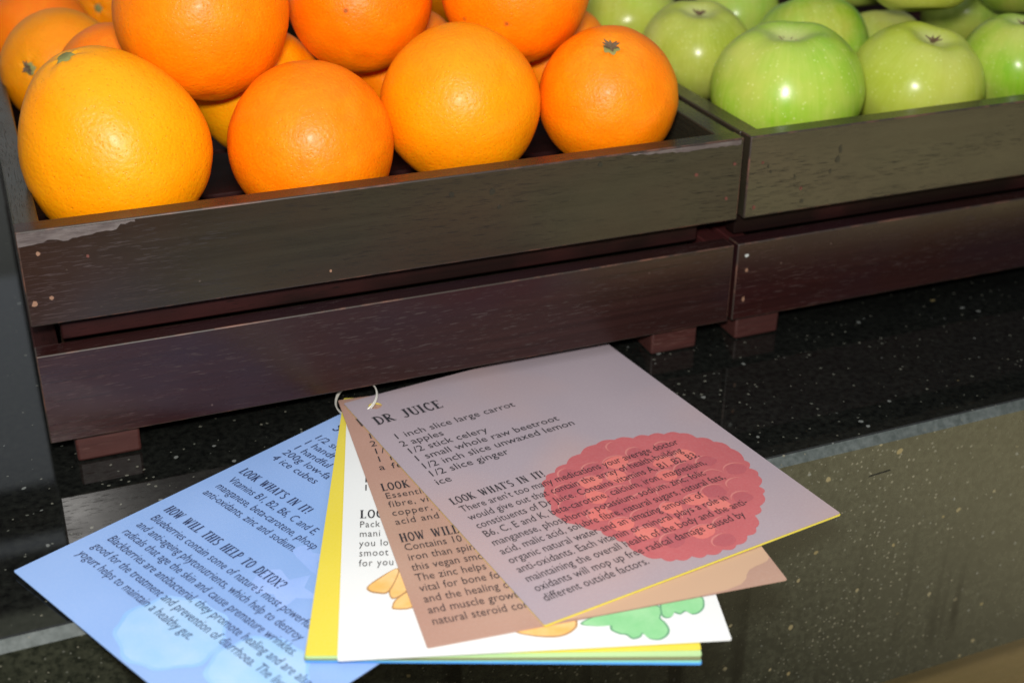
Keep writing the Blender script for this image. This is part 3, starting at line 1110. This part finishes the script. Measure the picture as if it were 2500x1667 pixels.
for gy in range(9):
    for gx in range(8):
        cx = 48 + gx * 13.5 + (gy % 2) * 6.7 + rr.uniform(-1.5, 1.5)
        cy = 106 + gy * 11.5 + rr.uniform(-1.5, 1.5)
        if not inside((cx, cy)) or (Vector((cx, cy)) - ctr).length > 47:
            continue
        R1, R2 = rr.uniform(5.5, 7.6), rr.uniform(5.0, 6.6)
        P = [(cx + R1 * math.cos(a) * (1 + .10 * math.sin(3 * a + gx)), cy + R2 * math.sin(a) * (1 + .10 * math.cos(2 * a + gy))) for a in [k_ / 18 * 6.283 for k_ in range(18)]]
        if not all(inside(p) for p in P):
            continue
        # crescent highlight and outline of each drupelet
        a0 = rr.uniform(2.4, 3.6)
        arcp = [a0 + t * 2.7 / 9 for t in range(10)]
        lines_.append([(cx + R1 * math.cos(a), cy + R2 * math.sin(a)) for a in arcp] + [(cx + (R1 - .9 * math.sin((a - a0) / 2.7 * 3.14) - .1) * math.cos(a), cy + (R2 - .9 * math.sin((a - a0) / 2.7 * 3.14) - .1) * math.sin(a)) for a in reversed(arcp)])
        rad = (Vector((cx, cy)) - ctr).length
        if rad < 38 and rr.random() < .62:
            light.append([(cx + (x - cx) * .86, cy + (y - cy) * .86) for x, y in P])
        elif rr.random() < .6:
            dark.append([(cx + (x - cx) * .80, cy + (y - cy) * .80) for x, y in P])
for P in light:
    shape_mesh(mauve, 'drupelet_print', [P], M['berry_light'], 2)
for P in dark:
    shape_mesh(mauve, 'drupelet_print', [P], M['berry_dark'], 2)
shape_mesh(mauve, 'drupelet_outline', lines_, M['berry_line'], 3)

# --- print on the brown card
heading(brown, 'V', 5.2, 30.5, 8.0, 5.2, K)
text_block(brown, 'ingredient_list', ['1/2', '2', '1/2', '1 m', 'a fe'], 7.6, 43.6, 7.5, 7.4, K, space=1.12)
heading(brown, 'LOOK', 5.3, 91.9, 6.4, 14.0, K)
text_block(brown, 'body_print', ['Essential', 'fibre, vita', 'copper, po', 'acid and ca'], 5.6, 98.8, 7.3, 7.1, K, width=21.5, space=1.08)
heading(brown, 'HOW WILL', 5.1, 134.6, 6.6, 27.5, K)
text_block(brown, 'body_print', ['Contains 10 ti', 'iron than spina', 'this vegan smoo', 'The zinc helps to', 'vital for bone for', 'and the healing of', 'and muscle growth', 'natural steroid com'],
           5.4, 141.2, 7.6, 7.4, K, width=43.5, ref=7)
flat(brown, 'leaf_print', [(60, 206), (80, 198), (95, 188), (120, 182), (158, 172), (160.5, 190), (148, 196), (132, 206.5)], M['tan_print'], 1, 4)

# --- print on the white card
text_block(white, 'ingredient_list', ['1', '1'], 8.8, 79.6, 7.0, 7.2, M['ink_soft'])
heading(white, 'LOO', 8.0, 109.6, 6.6, 11.5, K)
text_block(white, 'body_print', ['Pack', 'mani', 'you lo', 'smoot', 'for you'], 7.8, 116.9, 7.35, 7.2, M['ink_soft'], width=15.2, ref=4, space=1.1)


def outlined(e, pts, fill, line, name, lvl=1, w=1.0, sm=4):
    c = Vector((sum(p[0] for p in pts) / len(pts), sum(p[1] for p in pts) / len(pts)))
    flat(e, name + '_outline', pts, line, lvl, sm)
    ins = []
    for p in pts:
        d = Vector(p) - c
        ins.append(tuple(Vector(p) - d.normalized() * min(w, d.length * .5)))
    flat(e, name, ins, fill, lvl + 1, sm)


outlined(white, [(27.9, 165.6), (23.5, 170.3), (22.2, 174.1), (22.8, 176.6), (30.2, 176.6), (36, 170), (34, 162)], M['peach_print'], M['brown_line'], 'slice_print', 1, .9)
outlined(white, [(24.0, 152.0), (21.1, 162.1), (21.3, 168.1), (23.5, 169.8), (29.2, 164.7), (33, 154.6), (29, 147)], M['peach_print'], M['brown_line'], 'slice_print', 3, .9)
outlined(white, [(11.6, 160.9), (16.0, 155.6), (24.1, 148.8), (25.5, 152), (21.0, 165.1), (16.0, 165.7), (12.3, 163.9)], M['peach_print'], M['brown_line'], 'slice_print', 5, .9)
outlined(white, [(72.4, 194.1), (78.7, 198.1), (87.0, 199.8), (92.3, 199.2), (96.5, 196.5), (99, 192.1), (97, 184), (80, 184)], M['peach_print'], M['brown_line'], 'slice_print', 1, 1.0)
outlined(white, [(100, 192), (107.2, 194.3), (111.9, 194.1), (112.1, 197.1), (115.3, 200.0), (117.9, 200.8), (120.2, 203.6), (123.7, 202.6), (125.2, 200.6), (127.3, 204.0), (131.4, 204.9), (135.1, 202.3), (136.6, 198.5), (135.7, 193.9), (134.3, 190.7), (135.6, 183.6), (124.0, 178.6), (109.5, 185.8)], M['leaf_print'], M['leaf_line'], 'leaf_print', 1, .9)
outlined(white, [(134.7, 188.7), (136.3, 191.5), (138.8, 190.8), (140.1, 188.1), (142.7, 189.6), (145.6, 187.8), (148.0, 190.0), (151.2, 189), (154.2, 184.9), (154.1, 178), (144.9, 175), (136.7, 179)], M['leaf_print'], M['leaf_line'], 'leaf_print', 3, .8)

# --- print on the blue card
B = M['ink_blue']
heading(blue, 'S', 8.6, 31.2, 7.6, 4.6, B)
text_block(blue, 'ingredient_list', ['1/2 sm', '1 handf', '1 handful', '200g low-fa', '4 ice cubes'], 8.3, 43.3, 6.9, 7.0, B, width=33.5, ref=4)
heading(blue, "LOOK WHAT'S IN IT!", 7.0, 89.9, 5.5, 52.0, B)
text_block(blue, 'body_print', ['Vitamins B1, B2, B6, C and E,', 'manganese, beta-carotene, phosp', 'anti-oxidants, zinc and sodium.'], 9.2, 98.3, 7.5, 7.3, B, width=68.0, ref=2)
heading(blue, 'HOW WILL THIS HELP TO DETOX?', 8.0, 134.6, 5.7, 86.5, B)
text_block(blue, 'body_print', ["Blueberries contain some of nature's most powerful", 'and anti-ageing phytonutrients, which help to destroy', 'radicals that age the skin and cause premature wrinkles.',
                                'Blackberries are antibacterial, they promote healing and are also', 'good for the treatment and prevention of diarrhoea. The live', 'yogurt helps to maintain a healthy gut.'],
           9.2, 142.9, 7.7, 7.3, B, width=114.5, ref=0)
M['sky_mid'] = card_mat('mid_sky_print', (.23, .43, .78), (.28, .47, .80), scale=40)
rr = random.Random(3)
for cx, cy, rx, ry in ((84, 183, 23, 20.5), (129, 173, 20, 19)):
    for lv, (k_, mt) in enumerate(((1.08, M['sky_mid']), (1.0, M['sky_print']))):
        P = []
        for i in range(44):
            a_ = i / 44 * 6.2832
            q_ = k_ * (1 + .035 * math.sin(9 * a_) + .02 * math.sin(5 * a_ + 1) + .012 * rr.uniform(-1, 1))
            P.append((cx + rx * q_ * math.cos(a_), cy + ry * q_ * math.sin(a_)))
        flat(blue, 'berry_print', P, mt, 1 + lv, 3)
flat(blue, 'splash_print', [(78.3, 133.2), (83.4, 124.7), (92, 127), (96.1, 118.2), (101, 126), (112.8, 125.7), (104, 133), (106.0, 142.6), (95, 138), (86.1, 143.3)], M['lilac_print'], 1, 2)
flat(blue, 'splash_print', [(76.2, 112.4), (77.8, 105.0), (84, 107), (92.2, 102.9), (91, 110), (98.0, 116.4), (87.5, 115.2)], M['lilac_print'], 1, 2)


# handled cards lift a little at their free corners
def curl(e, A, left=False):
    for o in e.children:
        bm = bmesh.new()
        bm.from_mesh(o.data)
        if 'print' not in o.name or 'body' not in o.name:
            for ax, n_, L in ((0, 12, WC), (1, 16, -HC)):
                for i in range(1, n_):
                    co_ = [0, 0, 0]
                    no_ = [0, 0, 0]
                    co_[ax] = L * i / n_
                    no_[ax] = 1
                    bmesh.ops.bisect_plane(bm, geom=bm.verts[:] + bm.edges[:] + bm.faces[:], plane_co=co_, plane_no=no_)
        for v in bm.verts:
            u = v.co.x / WC
            w_ = max(0, -v.co.y / HC)
            v.co.z += A * (max(0, 1 - u * 2) * w_ ** 2 if left else u * w_ ** 2)
        bm.to_mesh(o.data)
        bm.free()


curl(mauve, .0018)
curl(yel2, .0018)
curl(brown, .0009)
curl(white, .0005)
curl(blue, .0012, True)

# ------------------------------------------------------------------ the binder ring (double wire)
def ring():
    me = bpy.data.meshes.new('split_ring')
    bm = bmesh.new()
    P1 = Vector((.1612, -.0082, .0085))
    P2 = Vector((.1450, .0010, .0045))
    a = (P2 - P1)
    chord = a.length
    a.normalize()
    up_ = Vector((.03, .95, .28))
    b = (up_ - a * up_.dot(a)).normalized()
    n = a.cross(b).normalized()
    R = .0115
    h = math.sqrt(max(R * R - (chord / 2) ** 2, 0))
    C0 = (P1 + P2) / 2 + b * h
    wr = .00040
    for off in (-.0006, .0006):
        rows = []
        for i in range(72):
            t = i / 72 * 2 * math.pi
            rad = a * math.cos(t) + b * math.sin(t)
            c = C0 + rad * R + n * off
            rows.append([bm.verts.new(c + (rad * math.cos(s) + n * math.sin(s)) * wr) for s in [k / 8 * 2 * math.pi for k in range(8)]])
        for i in range(72):
            A, Bq = rows[i], rows[(i + 1) % 72]
            for k in range(8):
                bm.faces.new((A[k], A[(k + 1) % 8], Bq[(k + 1) % 8], Bq[k]))
    bmesh.ops.recalc_face_normals(bm, faces=bm.faces)
    bm.to_mesh(me)
    bm.free()
    smooth(me)
    o = link('split_ring', me, M['steel'])
    o['label'] = 'double wire steel ring through the corner holes of the cards, under the crate'
    o['category'] = 'ring'
    return o


ring()
